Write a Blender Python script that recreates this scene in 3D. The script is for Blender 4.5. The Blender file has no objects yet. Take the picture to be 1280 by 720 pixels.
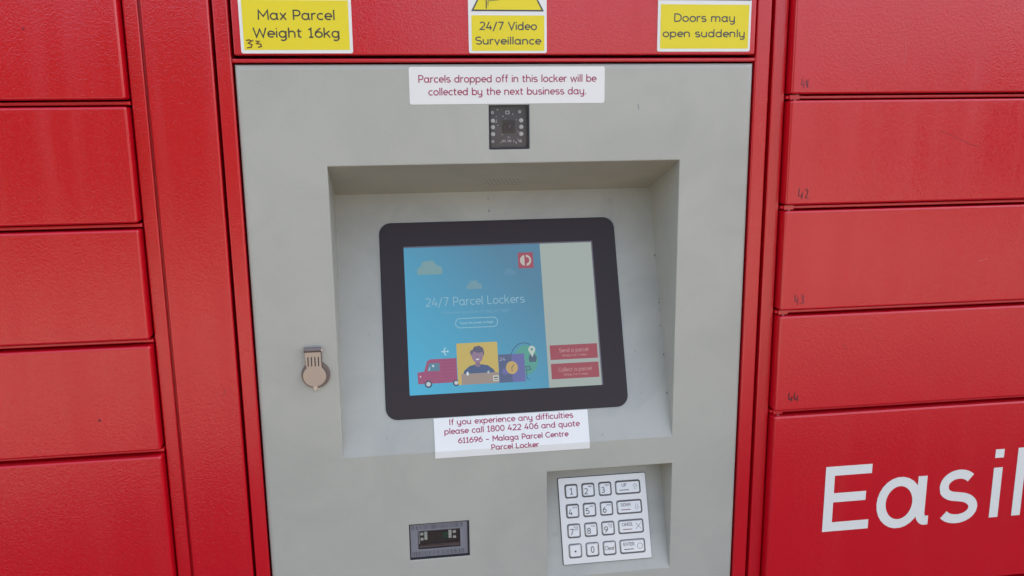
import bpy, bmesh, math, random
from mathutils import Vector, Matrix

random.seed(7)
R = math.radians
scene = bpy.context.scene
COL = scene.collection
Z0 = 1.45                      # height of the local origin above the paving

# ------------------------------------------------------------------ camera
cam_d = bpy.data.cameras.new("camera")
cam = bpy.data.objects.new("camera", cam_d)
COL.objects.link(cam)
cam_d.sensor_fit = 'HORIZONTAL'
cam_d.sensor_width = 36.0
cam_d.lens = 36.0 * 1059.65 / 1280.0
cam_d.clip_start = 0.05
cam_d.clip_end = 2000
cr = Vector((0.98953603, -0.14384749, -0.01124075))
cu = Vector((0.03949839, 0.19513275, 0.97998117))
cf = Vector((0.13877439, 0.97017066, -0.19877263))
m = Matrix((cr, cu, -cf)).transposed().to_4x4()
m.translation = Vector((-0.136893, -0.993245, Z0))
cam.matrix_world = m
scene.camera = cam

# ------------------------------------------------------------------ light
SUN_EL = R(48)
SUN_AZ = R(56)                 # compass style: 0 = +Y (behind the lockers), 90 = +X
world = bpy.data.worlds.new("World")
scene.world = world
world.use_nodes = True
wn = world.node_tree
sky = wn.nodes.new('ShaderNodeTexSky')
sky.sky_type = 'NISHITA'
sky.sun_disc = False
sky.sun_elevation = SUN_EL
sky.sun_rotation = SUN_AZ
sky.air_density = 1.0
sky.dust_density = 3.0
sky.ozone_density = 1.0
bg = wn.nodes['Background']
bg.inputs['Strength'].default_value = 0.15
hsv = wn.nodes.new('ShaderNodeHueSaturation')      # desaturated to offset the sky's blue, like a white balance
hsv.inputs['Saturation'].default_value = 0.84
wn.links.new(sky.outputs[0], hsv.inputs['Color'])
wn.links.new(hsv.outputs[0], bg.inputs['Color'])
sun_d = bpy.data.lights.new("sun", 'SUN')
sun_d.energy = 5.0
sun_d.angle = R(0.5)
sun_d.color = (1.0, 0.93, 0.82)
sun = bpy.data.objects.new("sun", sun_d)
COL.objects.link(sun)
sd = Vector((math.cos(SUN_EL) * math.sin(SUN_AZ), math.cos(SUN_EL) * math.cos(SUN_AZ), math.sin(SUN_EL)))
sun.rotation_euler = sd.to_track_quat('Z', 'Y').to_euler()
sun.location = sd * 20

scene.view_settings.view_transform = 'Standard'
scene.view_settings.look = 'None'
scene.view_settings.exposure = 1.87
scene.view_settings.gamma = 1.0
scene.view_settings.use_curve_mapping = False

# ------------------------------------------------------------------ materials
def lin(r, g, b):
    f = lambda c: (c / 255 / 12.92) if c / 255 <= 0.04045 else ((c / 255 + 0.055) / 1.055) ** 2.4
    return (f(r), f(g), f(b), 1.0)

def mat(name, color, rough=0.5, metal=0.0, spec=0.5, emit=None, estr=0.0, coat=0.0):
    mm = bpy.data.materials.new(name)
    mm.use_nodes = True
    b = mm.node_tree.nodes['Principled BSDF']
    b.inputs['Base Color'].default_value = (*color[:3], 1)
    b.inputs['Roughness'].default_value = rough
    b.inputs['Metallic'].default_value = metal
    b.inputs['Specular IOR Level'].default_value = spec
    b.inputs['Coat Weight'].default_value = coat
    if emit:
        b.inputs['Emission Color'].default_value = (*emit[:3], 1)
        b.inputs['Emission Strength'].default_value = estr
    return mm

def nodes(mm):
    nt = mm.node_tree
    return nt, nt.nodes, nt.links, nt.nodes['Principled BSDF']

def peel(mm, scale=330.0, strength=0.3, dist=0.0004, big=0.0, stain=None, stain_amt=0.0, rough_var=0.0, base_rough=0.4, specks=0.0, streaks=0.0):
    """fine powder-coat relief, handling marks and slight tone drift"""
    nt, N, L, b = nodes(mm)
    geo = N.new('ShaderNodeNewGeometry')
    n1 = N.new('ShaderNodeTexNoise'); n1.inputs['Scale'].default_value = scale
    n1.inputs['Detail'].default_value = 2.0; n1.inputs['Roughness'].default_value = 0.45
    n1.inputs['Distortion'].default_value = 0.6
    L.new(geo.outputs['Position'], n1.inputs['Vector'])
    bump = N.new('ShaderNodeBump'); bump.inputs['Strength'].default_value = strength
    bump.inputs['Distance'].default_value = dist
    L.new(n1.outputs['Fac'], bump.inputs['Height'])
    last = bump
    if big > 0:
        n2 = N.new('ShaderNodeTexNoise'); n2.inputs['Scale'].default_value = 7.0
        n2.inputs['Detail'].default_value = 1.0
        L.new(geo.outputs['Position'], n2.inputs['Vector'])
        b2 = N.new('ShaderNodeBump'); b2.inputs['Strength'].default_value = big
        b2.inputs['Distance'].default_value = 0.01
        L.new(n2.outputs['Fac'], b2.inputs['Height'])
        L.new(bump.outputs['Normal'], b2.inputs['Normal'])
        last = b2
    L.new(last.outputs['Normal'], b.inputs['Normal'])
    if streaks > 0:
        mp = N.new('ShaderNodeMapping'); mp.inputs['Scale'].default_value = (38, 38, 2.2)
        L.new(geo.outputs['Position'], mp.inputs['Vector'])
        n5 = N.new('ShaderNodeTexNoise'); n5.inputs['Scale'].default_value = 1.0; n5.inputs['Detail'].default_value = 5.0
        L.new(mp.outputs['Vector'], n5.inputs['Vector'])
        r5 = N.new('ShaderNodeMapRange'); r5.inputs['From Min'].default_value = 0.48; r5.inputs['From Max'].default_value = 0.75
        r5.inputs['To Min'].default_value = base_rough; r5.inputs['To Max'].default_value = base_rough + streaks
        L.new(n5.outputs['Fac'], r5.inputs['Value']); L.new(r5.outputs['Result'], b.inputs['Roughness'])
        rough_var = 0
    if stain is not None:
        base = tuple(b.inputs['Base Color'].default_value)
        n3 = N.new('ShaderNodeTexNoise'); n3.inputs['Scale'].default_value = 9.0
        n3.inputs['Detail'].default_value = 7.0; n3.inputs['Roughness'].default_value = 0.6
        n3.inputs['Distortion'].default_value = 0.8
        L.new(geo.outputs['Position'], n3.inputs['Vector'])
        rmp = N.new('ShaderNodeMapRange')
        rmp.inputs['From Min'].default_value = 0.42; rmp.inputs['From Max'].default_value = 0.72
        rmp.inputs['To Max'].default_value = stain_amt
        L.new(n3.outputs['Fac'], rmp.inputs['Value'])
        mx = N.new('ShaderNodeMix'); mx.data_type = 'RGBA'
        mx.inputs['A'].default_value = base; mx.inputs['B'].default_value = (*stain[:3], 1)
        L.new(rmp.outputs['Result'], mx.inputs['Factor'])
        out = mx.outputs['Result']
        if specks > 0:
            n4 = N.new('ShaderNodeTexNoise'); n4.inputs['Scale'].default_value = 60.0
            n4.inputs['Detail'].default_value = 3.0
            L.new(geo.outputs['Position'], n4.inputs['Vector'])
            r4 = N.new('ShaderNodeMapRange')
            r4.inputs['From Min'].default_value = 0.70; r4.inputs['From Max'].default_value = 0.76
            r4.inputs['To Max'].default_value = specks
            L.new(n4.outputs['Fac'], r4.inputs['Value'])
            m4 = N.new('ShaderNodeMix'); m4.data_type = 'RGBA'
            L.new(out, m4.inputs['A']); m4.inputs['B'].default_value = (0.12, 0.11, 0.10, 1)
            L.new(r4.outputs['Result'], m4.inputs['Factor'])
            out = m4.outputs['Result']
        L.new(out, b.inputs['Base Color'])
        if rough_var > 0:
            rr = N.new('ShaderNodeMapRange')
            rr.inputs['To Min'].default_value = base_rough - rough_var
            rr.inputs['To Max'].default_value = base_rough + rough_var
            L.new(n3.outputs['Fac'], rr.inputs['Value'])
            L.new(rr.outputs['Result'], b.inputs['Roughness'])
    return mm

RED = peel(mat('red_powder_coat', (0.60, 0.0030, 0.012), 0.12, spec=0.66), 470, 0.42, 0.00055, 0.05, (0.55, 0.0045, 0.012), 0.35, 0.05, 0.12, streaks=0.16)
RED_EDGE = peel(mat('red_smooth_paint', (0.60, 0.0030, 0.012), 0.18, spec=0.75), 420, 0.08, 0.0003, 0.0, (0.54, 0.0045, 0.012), 0.3, 0.03, 0.18)
GREY = peel(mat('grey_powder_coat', (0.468, 0.435, 0.355), 0.36), 420, 0.28, 0.0005, 0.03, (0.39, 0.365, 0.30), 0.6, 0.06, 0.36)
GREY_WORN = peel(mat('grey_worn_coat', (0.44, 0.41, 0.34), 0.48), 420, 0.16, 0.0004, 0.03, (0.28, 0.265, 0.235), 0.55, 0.12, 0.46, 0.12)
RED_SHADE = mat('red_gap_shade', (0.06, 0.008, 0.010), 0.7)  # door gap shadow put into the colour
DARK = mat('dark_void', (0.01, 0.01, 0.01), 0.8)
YELLOW = peel(mat('yellow_vinyl', (0.86, 0.66, 0.008), 0.40), 300, 0.15, 0.0003, 0.0, (0.80, 0.62, 0.01), 0.5)
WHITE = peel(mat('white_vinyl', (0.86, 0.80, 0.71), 0.38), 300, 0.10, 0.0003, 0.0, (0.80, 0.75, 0.67), 0.5)
INK = mat('black_print', (0.045, 0.035, 0.030), 0.45)
GREYINK = mat('grey_print', (0.06, 0.058, 0.062), 0.45)
MAGENTA = mat('crimson_print', (0.40, 0.035, 0.10), 0.5)
LETTERWHITE = mat('white_letter_vinyl', (0.82, 0.77, 0.69), 0.45)
MARKER = mat('marker_ink', (0.025, 0.006, 0.010), 0.5)
BROWNINK = mat('brown_marker_ink', (0.16, 0.06, 0.008), 0.5)
BEZEL = mat('bezel_black', (0.032, 0.015, 0.011), 0.28, spec=0.30)
STEEL = peel(mat('brushed_steel', (0.66, 0.59, 0.53), 0.42, 0.75), 500, 0.10, 0.0002, 0.0, (0.56, 0.52, 0.48), 0.6)
KEYSTEEL = mat('key_steel', (0.64, 0.57, 0.52), 0.36, 0.7)
GROOVE = mat('groove_dark', (0.05, 0.045, 0.045), 0.6)
KEYGAP = mat('key_gap', (0.13, 0.12, 0.12), 0.6)
KEYSIDE = mat('key_side_steel', (0.50, 0.46, 0.43), 0.32, 0.9)  # darker steel on the sloped key sides
NICKEL = mat('warm_nickel', (0.46, 0.39, 0.345), 0.36, 0.75)
NICKEL_D = mat('dull_nickel', (0.21, 0.16, 0.14), 0.45, 0.4)
PCB = mat('circuit_board', (0.060, 0.062, 0.085), 0.35)
LEDM = mat('clear_led', (0.93, 0.93, 0.90), 0.15)
GLASSD = mat('lens_glass', (0.05, 0.015, 0.06), 0.08)
SOLDER = mat('solder_metal', (0.55, 0.55, 0.58), 0.4, 0.6)
LILAC = mat('lilac_plate', (0.22, 0.205, 0.215), 0.45)
RUBBER = mat('black_gasket', (0.012, 0.012, 0.016), 0.5)
GREENPCB = mat('green_board', (0.03, 0.11, 0.06), 0.4)
BROWN = mat('scanner_interior', (0.06, 0.038, 0.036), 0.3)

def glassy(name, tint=(1, 1, 1), alpha=0.12):
    mm = bpy.data.materials.new(name); mm.use_nodes = True
    nt = mm.node_tree; N = nt.nodes; L = nt.links
    N.remove(N['Principled BSDF'])
    out = N['Material Output']
    tr = N.new('ShaderNodeBsdfTransparent'); tr.inputs[0].default_value = (*tint, 1)
    gl = N.new('ShaderNodeBsdfGlossy'); gl.inputs['Roughness'].default_value = 0.08
    fr = N.new('ShaderNodeFresnel'); fr.inputs[0].default_value = 1.5
    mx = N.new('ShaderNodeMixShader')
    L.new(fr.outputs[0], mx.inputs[0]); L.new(tr.outputs[0], mx.inputs[1]); L.new(gl.outputs[0], mx.inputs[2])
    L.new(mx.outputs[0], out.inputs['Surface'])
    return mm
PANE = glassy('window_pane', (0.95, 0.95, 0.95))

SCREEN_K = 0.225
_sc = {}
def scr(r, g, b):
    """a colour shown by the lit display"""
    k = (r, g, b)
    if k not in _sc:
        c = lin(r, g, b)
        _sc[k] = mat('lit_pixels_%d' % len(_sc), (0.012, 0.012, 0.014), 0.30, emit=c, estr=SCREEN_K)
    return _sc[k]

# ------------------------------------------------------------------ mesh helpers
class MB:
    def __init__(s):
        s.v = []; s.f = []; s.m = []
    def face(s, pts, mi=0):
        i = len(s.v); s.v += [tuple(p) for p in pts]
        s.f.append(tuple(range(i, i + len(pts)))); s.m.append(mi)
    def box(s, x0, x1, y0, y1, z0, z1, mi=0):
        i = len(s.v)
        s.v += [(x0, y0, z0), (x1, y0, z0), (x1, y1, z0), (x0, y1, z0), (x0, y0, z1), (x1, y0, z1), (x1, y1, z1), (x0, y1, z1)]
        for q in ((0, 1, 5, 4), (1, 2, 6, 5), (2, 3, 7, 6), (3, 0, 4, 7), (4, 5, 6, 7), (3, 2, 1, 0)):
            s.f.append(tuple(i + k for k in q)); s.m.append(mi)
    def prism(s, outline, M, h0, h1, mi=0, side=None):
        """outline in (u, v), extruded between heights h0 (bottom) and h1 (top)"""
        n = len(outline); i = len(s.v)
        s.v += [tuple(M(u, v, h1)) for u, v in outline] + [tuple(M(u, v, h0)) for u, v in outline]
        s.f.append(tuple(i + k for k in range(n))); s.m.append(mi)
        for k in range(n):
            k2 = (k + 1) % n
            s.f.append((i + k, i + n + k, i + n + k2, i + k2)); s.m.append(mi if side is None else side)
    def ring(s, outer, inner, M, h0, h1, mi=0):
        n = len(outer); i = len(s.v)
        for o in (outer, inner):
            s.v += [tuple(M(u, v, h1)) for u, v in o]
        for o in (outer, inner):
            s.v += [tuple(M(u, v, h0)) for u, v in o]
        for k in range(n):
            k2 = (k + 1) % n
            s.f += [(i + k, i + k2, i + n + k2, i + n + k), (i + k, i + 2 * n + k, i + 2 * n + k2, i + k2),
                    (i + n + k2, i + 3 * n + k2, i + 3 * n + k, i + n + k)]
            s.m += [mi] * 3
    def ribbon(s, pts, w, M, h, mi=0, closed=False):
        P = [Vector(p) for p in pts]
        if closed and (P[0] - P[-1]).length < 1e-9: P = P[:-1]
        n = len(P)
        if n < 2: return
        i = len(s.v); LL = []; RR = []
        for k in range(n):
            if closed: a, b = P[k - 1], P[(k + 1) % n]
            else: a, b = P[max(k - 1, 0)], P[min(k + 1, n - 1)]
            d0 = (P[k] - a) if (closed or k > 0) else (b - P[k])
            d1 = (b - P[k]) if (closed or k < n - 1) else (P[k] - a)
            d0 = d0.normalized(); d1 = d1.normalized()
            n0 = Vector((-d0.y, d0.x)); n1 = Vector((-d1.y, d1.x))
            nn = n0 + n1
            if nn.length < 1e-6: nn = n0
            nn.normalize(); c = max(nn.dot(n0), 0.42)
            LL.append(P[k] + nn * (w / 2 / c)); RR.append(P[k] - nn * (w / 2 / c))
        for k in range(n):
            s.v.append(tuple(M(LL[k].x, LL[k].y, h))); s.v.append(tuple(M(RR[k].x, RR[k].y, h)))
        for k in range(n if closed else n - 1):
            k2 = (k + 1) % n
            s.f.append((i + 2 * k, i + 2 * k + 1, i + 2 * k2 + 1, i + 2 * k2)); s.m.append(mi)
    def build(s, name, mats, parent=None, **kw):
        me = bpy.data.meshes.new(name)
        c = Vector((0, 0, 0))
        if s.v:
            lo = [min(v[k] for v in s.v) for k in range(3)]; hi = [max(v[k] for v in s.v) for k in range(3)]
            c = Vector([(lo[k] + hi[k]) / 2 for k in range(3)])
        me.from_pydata([tuple(Vector(v) - c) for v in s.v], [], s.f)
        if not isinstance(mats, (list, tuple)): mats = [mats]
        for q in mats: me.materials.append(q)
        me.polygons.foreach_set('material_index', s.m)
        return link(name, me, c, parent, **kw)

def world_loc(o):
    v = Vector(o.location)
    while o.parent: o = o.parent; v = v + Vector(o.location)
    return v

def link(name, me, c, parent=None, label=None, kind=None, smooth=False, weighted=False, fix=True):
    if fix:
        bm = bmesh.new(); bm.from_mesh(me)
        bmesh.ops.remove_doubles(bm, verts=bm.verts, dist=1e-6)
        bm.to_mesh(me); bm.free()
    o = bpy.data.objects.new(name, me)
    COL.objects.link(o)
    w = Vector(c) + Vector((0, 0, Z0))
    if parent is not None:
        o.parent = parent; o.location = w - world_loc(parent)
    else:
        o.location = w
    if label: o['label'] = label
    if kind: o['kind'] = kind
    if smooth or weighted:
        for p in me.polygons: p.use_smooth = True
        me.set_sharp_from_angle(angle=R(40))
    if weighted:
        md = o.modifiers.new('wn', 'WEIGHTED_NORMAL'); md.keep_sharp = True
    return o

def thing(name, label, cat, base, group=None):
    o = bpy.data.objects.new(name, None)
    o.empty_display_size = 0.05
    COL.objects.link(o); o.location = Vector(base) + Vector((0, 0, Z0))
    o['label'] = label; o['category'] = cat
    if group: o['group'] = group
    return o

def rbox(name, x0, x1, y0, y1, z0, z1, mats, parent, rad, seg=4, corner=None, label=None, edge_mat=0):
    """box whose front (-Y) edges are rounded; mats[edge_mat] goes on everything but the flat front face"""
    bm = bmesh.new()
    c = Vector(((x0 + x1) / 2, (y0 + y1) / 2, (z0 + z1) / 2))
    P = [Vector(p) - c for p in ((x0, y0, z0), (x1, y0, z0), (x1, y1, z0), (x0, y1, z0), (x0, y0, z1), (x1, y0, z1), (x1, y1, z1), (x0, y1, z1))]
    V = [bm.verts.new(p) for p in P]
    for q in ((0, 1, 5, 4), (1, 2, 6, 5), (2, 3, 7, 6), (3, 0, 4, 7), (4, 5, 6, 7), (3, 2, 1, 0)):
        bm.faces.new([V[k] for k in q])
    fy = y0 - c.y
    if corner:
        ce = [e for e in bm.edges if abs(e.verts[0].co.x - e.verts[1].co.x) < 1e-7 and abs(e.verts[0].co.z - e.verts[1].co.z) < 1e-7]
        bmesh.ops.bevel(bm, geom=ce, offset=corner, segments=3, profile=0.5, affect='EDGES', clamp_overlap=True)
    fe = [e for e in bm.edges if all(abs(v.co.y - fy) < 1e-7 for v in e.verts)]
    bmesh.ops.bevel(bm, geom=fe, offset=rad, segments=seg, profile=0.5, affect='EDGES', clamp_overlap=True)
    bm.normal_update()
    if not isinstance(mats, (list, tuple)): mats = [mats]
    for f in bm.faces:
        if edge_mat and not (f.normal.y < -0.999): f.material_index = edge_mat
    me = bpy.data.meshes.new(name); bm.to_mesh(me); bm.free()
    for q in mats: me.materials.append(q)
    return link(name, me, c, parent, label=label, weighted=True, fix=False)

FRONT = lambda y: (lambda u, v, h=0.0: Vector((u, y - h, v)))
def SLOPE(zt, D, zb):
    L = math.hypot(D, zt - zb); sy, sz = D / L, (zt - zb) / L
    def M(u, v, h=0.0): return Vector((u, v * sy - h * sz, zb + v * sz + h * sy))
    return M

def rrect(u0, u1, v0, v1, r, n=5):
    o = []
    for cx, cy, a in ((u1 - r, v1 - r, 0), (u0 + r, v1 - r, 90), (u0 + r, v0 + r, 180), (u1 - r, v0 + r, 270)):
        for k in range(n + 1):
            t = R(a + 90 * k / n); o.append((cx + r * math.cos(t), cy + r * math.sin(t)))
    return o
def ell(cx, cy, rx, ry=None, n=28, a0=0, a1=360):
    ry = rx if ry is None else ry
    if a1 - a0 == 360: return [(cx + rx * math.cos(R(a0 + 360 * k / n)), cy + ry * math.sin(R(a0 + 360 * k / n))) for k in range(n)]
    return [(cx + rx * math.cos(R(a0 + (a1 - a0) * k / n)), cy + ry * math.sin(R(a0 + (a1 - a0) * k / n))) for k in range(n + 1)]

# ------------------------------------------------------------------ stroke lettering (cap height 10)
def A(cx, cy, rx, ry, a0, a1, n=14):
    return [(cx + rx * math.cos(R(a0 + (a1 - a0) * k / n)), cy + ry * math.sin(R(a0 + (a1 - a0) * k / n))) for k in range(n + 1)]
def C(cx, cy, rx, ry): return ('c', A(cx, cy, rx, ry, 0, 360, 26))
bowl = C(3.1, 3.45, 2.6, 3.0)
def shoulder(x0, x1, low=0.0):
    c = (x0 + x1) / 2; r = (x1 - x0) / 2
    return [(x0, 3.6)] + A(c, 4.1, r, 2.4, 170, 0, 12) + [(x1, low)]
S_low = A(2.7, 5.05, 2.1, 1.45, 35, 180, 10) + A(2.7, 4.75, 2.1, 1.2, 200, 270, 5) + A(2.75, 1.95, 2.25, 1.6, 80, 0, 8) + A(2.75, 1.95, 2.25, 1.5, -15, -150, 10)
S_cap = A(3.3, 7.2, 2.7, 2.3, 35, 180, 12) + A(3.3, 7.0, 2.7, 1.9, 195, 262, 6) + A(3.4, 2.75, 2.8, 2.3, 82, 0, 8) + A(3.4, 2.75, 2.8, 2.3, -12, -150, 12)
G = {
 'a': (7.3, [bowl, [(5.75, 6.9), (5.75, 1.6)] + A(6.6, 1.5, 0.85, 1.0, 190, 260, 5) + [(6.95, 0.5)]]),
 'b': (6.6, [[(0.6, 10.2), (0.6, 0)], C(3.3, 3.45, 2.65, 3.0)]),
 'c': (5.7, [A(3.2, 3.45, 2.65, 3.0, 48, 312, 20)]),
 'd': (7.0, [bowl, [(5.75, 10.2), (5.75, 0)]]),
 'e': (6.3, [[(0.6, 3.5), (5.8, 3.5)] + A(3.2, 3.5, 2.6, 2.95, 8, 312, 22)]),
 'f': (4.0, [A(3.3, 8.2, 1.6, 1.6, 75, 180, 8) + [(1.7, 0)], [(0.2, 6.5), (3.5, 6.5)]]),
 'g': (7.0, [bowl, [(5.75, 6.9), (5.75, -0.6)] + A(3.4, -0.6, 2.35, 2.2, 0, -140, 10)]),
 'h': (6.6, [[(0.6, 10.2), (0.6, 0)], shoulder(0.6, 5.4)]),
 'i': (1.9, [[(0.8, 6.9), (0.8, 0)], [(0.8, 9.75), (0.8, 8.6)]]),
 'j': (2.2, [[(1.2, 6.9), (1.2, -1.2)] + A(0.0, -1.2, 1.2, 1.3, 0, -80, 5), [(1.2, 9.7), (1.2, 8.6)]]),
 'k': (6.0, [[(0.6, 10.2), (0.6, 0)], [(0.8, 3.1), (4.9, 6.9)], [(2.4, 4.3), (5.3, 0)]]),
 'l': (2.0, [[(0.9, 10.2), (0.9, 0)]]),
 'm': (10.2, [[(0.6, 6.9), (0.6, 0)], shoulder(0.6, 4.8), shoulder(4.8, 9.0)]),
 'n': (6.6, [[(0.6, 6.9), (0.6, 0)], shoulder(0.6, 5.4)]),
 'o': (6.8, [C(3.3, 3.45, 2.75, 3.0)]),
 'p': (6.8, [[(0.6, 6.9), (0.6, -3.0)], C(3.3, 3.45, 2.65, 3.0)]),
 'q': (7.0, [bowl, [(5.75, 6.9), (5.75, -3.0)]]),
 'r': (4.1, [[(0.6, 6.9), (0.6, 0)], [(0.6, 3.8)] + A(2.9, 4.1, 2.3, 2.4, 165, 70, 8)]),
 's': (5.6, [S_low]),
 't': (4.4, [[(1.5, 8.9), (1.5, 1.8)] + A(3.0, 1.8, 1.5, 1.3, 180, 290, 8), [(0.2, 6.5), (3.7, 6.5)]]),
 'u': (6.8, [[(0.7, 6.9)] + A(3.1, 2.9, 2.4, 2.4, 180, 350, 12) + [(5.5, 3.3)], [(5.5, 6.9), (5.5, 0)]]),
 'v': (6.0, [[(0.4, 6.9), (2.9, 0.2), (5.4, 6.9)]]),
 'w': (8.8, [[(0.4, 6.9), (2.3, 0.2), (4.3, 6.2), (6.3, 0.2), (8.2, 6.9)]]),
 'x': (5.9, [[(0.5, 6.9), (5.2, 0)], [(5.2, 6.9), (0.5, 0)]]),
 'y': (6.8, [[(0.7, 6.9)] + A(3.1, 2.9, 2.4, 2.4, 180, 350, 12) + [(5.5, 3.3)], [(5.5, 6.9), (5.5, -0.6)] + A(3.2, -0.6, 2.3, 2.1, 0, -140, 10)]),
 'z': (5.6, [[(0.5, 6.5), (4.9, 6.5), (0.5, 0.5), (5.0, 0.5)]]),
 'A': (7.8, [[(0.4, 0), (3.8, 9.7), (7.2, 0)], [(1.7, 3.2), (5.9, 3.2)]]),
 'B': (6.9, [[(0.8, 0), (0.8, 10)], [(0.8, 9.5), (3.6, 9.5)] + A(3.6, 7.4, 2.1, 2.1, 90, -90, 8) + [(0.8, 5.3)], [(3.6, 5.3)] + A(3.7, 2.9, 2.4, 2.4, 90, -90, 8) + [(0.8, 0.5)]]),
 'C': (7.6, [A(4.3, 5.0, 3.8, 4.5, 48, 312, 22)]),
 'D': (8.0, [[(0.8, 0.5), (0.8, 9.5), (3.2, 9.5)] + A(3.2, 5.0, 4.1, 4.5, 88, -88, 16) + [(3.2, 0.5), (0.8, 0.5)]]),
 'E': (6.8, [[(6.2, 9.5), (0.8, 9.5), (0.8, 0.5), (6.2, 0.5)], [(1.3, 5.2), (5.3, 5.2)]]),
 'F': (6.2, [[(5.9, 9.5), (0.8, 9.5), (0.8, 0)], [(1.3, 5.0), (5.2, 5.0)]]),
 'G': (8.4, [A(4.4, 5.0, 3.9, 4.5, 48, 345, 22) + [(8.0, 4.6), (4.8, 4.6)]]),
 'H': (7.8, [[(0.8, 0), (0.8, 10)], [(7.0, 0), (7.0, 10)], [(0.8, 5), (7.0, 5)]]),
 'I': (2.4, [[(1.0, 0), (1.0, 10)]]),
 'J': (5.4, [[(4.4, 10), (4.4, 2.8)] + A(2.4, 2.8, 2.0, 2.3, 0, -150, 8)]),
 'K': (7.0, [[(0.8, 0), (0.8, 10)], [(1.0, 4.2), (6.2, 10)], [(2.8, 6.1), (6.6, 0)]]),
 'L': (5.9, [[(0.8, 10), (0.8, 0.5), (5.4, 0.5)]]),
 'M': (9.4, [[(0.8, 0), (1.1, 9.3), (4.7, 3.4), (8.3, 9.3), (8.6, 0)]]),
 'N': (8.2, [[(0.8, 0), (0.8, 9.3), (7.2, 0.7), (7.2, 10)]]),
 'O': (9.0, [C(4.4, 5.0, 3.9, 4.5)]),
 'P': (6.6, [[(0.8, 0), (0.8, 9.5), (3.4, 9.5)] + A(3.4, 6.85, 2.6, 2.65, 88, -88, 10) + [(3.4, 4.2), (1.3, 4.2)]]),
 'Q': (9.0, [C(4.4, 5.0, 3.9, 4.5), [(5.2, 2.4), (8.0, -0.6)]]),
 'R': (7.0, [[(0.8, 0), (0.8, 9.5), (3.4, 9.5)] + A(3.4, 6.9, 2.6, 2.6, 88, -88, 10) + [(3.4, 4.3), (1.3, 4.3)], [(3.6, 4.2), (6.2, 0)]]),
 'S': (6.8, [S_cap]),
 'T': (7.2, [[(0.3, 9.5), (6.9, 9.5)], [(3.6, 9.0), (3.6, 0)]]),
 'U': (7.9, [[(0.8, 10)] + A(3.9, 3.6, 3.1, 3.1, 180, 360, 12) + [(7.0, 10)]]),
 'V': (7.6, [[(0.4, 10), (3.8, 0.3), (7.2, 10)]]),
 'W': (10.8, [[(0.4, 10), (2.8, 0.5), (5.4, 8.4), (8.0, 0.5), (10.4, 10)]]),
 'X': (7.2, [[(0.6, 0), (6.6, 10)], [(0.6, 10), (6.6, 0)]]),
 'Y': (7.0, [[(0.4, 10), (3.5, 4.6), (6.6, 10)], [(3.5, 4.6), (3.5, 0)]]),
 'Z': (6.8, [[(0.6, 9.5), (6.2, 9.5), (0.6, 0.5), (6.4, 0.5)]]),
 '0': (7.0, [C(3.4, 5.0, 2.7, 4.5)]),
 '1': (4.8, [[(0.5, 7.8), (2.5, 9.4), (2.5, 0)], [(0.7, 0.45), (4.3, 0.45)]]),
 '2': (6.6, [A(3.1, 6.9, 2.5, 2.6, 155, -20, 12) + [(4.6, 4.6), (0.7, 0.5), (5.9, 0.5)]]),
 '3': (6.5, [A(2.9, 7.2, 2.2, 2.3, 145, -85, 12) + [(2.4, 5.0)], [(2.6, 5.05)] + A(2.9, 2.8, 2.5, 2.3, 85, -150, 14)]),
 '4': (6.8, [[(3.6, 10), (0.6, 2.7), (6.2, 2.7)], [(4.6, 5.6), (4.6, 0)]]),
 '5': (6.5, [[(5.3, 9.5), (1.3, 9.5), (1.0, 5.4)] + A(3.0, 3.25, 2.7, 2.75, 115, -145, 16)]),
 '6': (6.8, [C(3.4, 3.2, 2.7, 2.7), [(5.0, 9.7), (3.0, 8.0)] + A(4.2, 3.4, 3.5, 4.5, 145, 183, 6)]),
 '7': (6.2, [[(0.5, 9.5), (5.5, 9.5), (1.9, 0)]]),
 '8': (6.8, [C(3.4, 7.3, 2.3, 2.2), C(3.4, 2.8, 2.7, 2.3)]),
 '9': (6.8, [C(3.4, 6.8, 2.7, 2.7), [(1.8, 0.3), (3.8, 2.0)] + A(2.6, 6.6, 3.5, 4.5, -35, 3, 6)]),
 '/': (5.2, [[(0.3, -1.6), (4.3, 10)]]), '.': (2.6, [[(1.1, 0), (1.1, 1.25)]]), ',': (2.4, [[(1.4, 1.2), (0.6, -1.6)]]),
 '-': (6.6, [[(0.8, 3.7), (5.6, 3.7)]]), "'": (2.0, [[(0.9, 10), (0.9, 7.8)]]), ' ': (3.6, []),
}
TRACK = 0.45
def text_width(t): return sum(G[c][0] + TRACK for c in t)
def put_text(mb, t, M, u0, u1, base, cap, w, h, mi=0, sub=False, italic=0.0):
    """letters between u0 and u1, baseline at base, cap height cap, stroke weight w (metres)"""
    sx = (u1 - u0) / (text_width(t) - 0.9 - TRACK); sy = cap / 10.0; x = 0.0; k = 0
    for ch in t:
        adv, strokes = G[ch]
        for st in strokes:
            closed = isinstance(st, tuple); pts = st[1] if closed else st
            P = [(u0 + (x + px - 0.4 + py * italic) * sx, base + py * sy) for px, py in pts]
            if sub:
                Q = [P[0]]
                for a, b in zip(P, P[1:]):
                    n = max(1, int(math.hypot(b[0] - a[0], b[1] - a[1]) / 0.0008))
                    Q += [(a[0] + (b[0] - a[0]) * q / n, a[1] + (b[1] - a[1]) * q / n) for q in range(1, n + 1)]
                P = Q
            mb.ribbon(P, w, M, h + 0.000012 * (k % 5), mi, closed); k += 1
        x += adv + TRACK
def lettering(t, M, u0, u1, base, cap, w, h, m_, parent, **kw):
    mb = MB(); put_text(mb, t, M, u0, u1, base, cap, w, h, **kw)
    return mb.build('lettering', m_, parent, fix=False)

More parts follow.
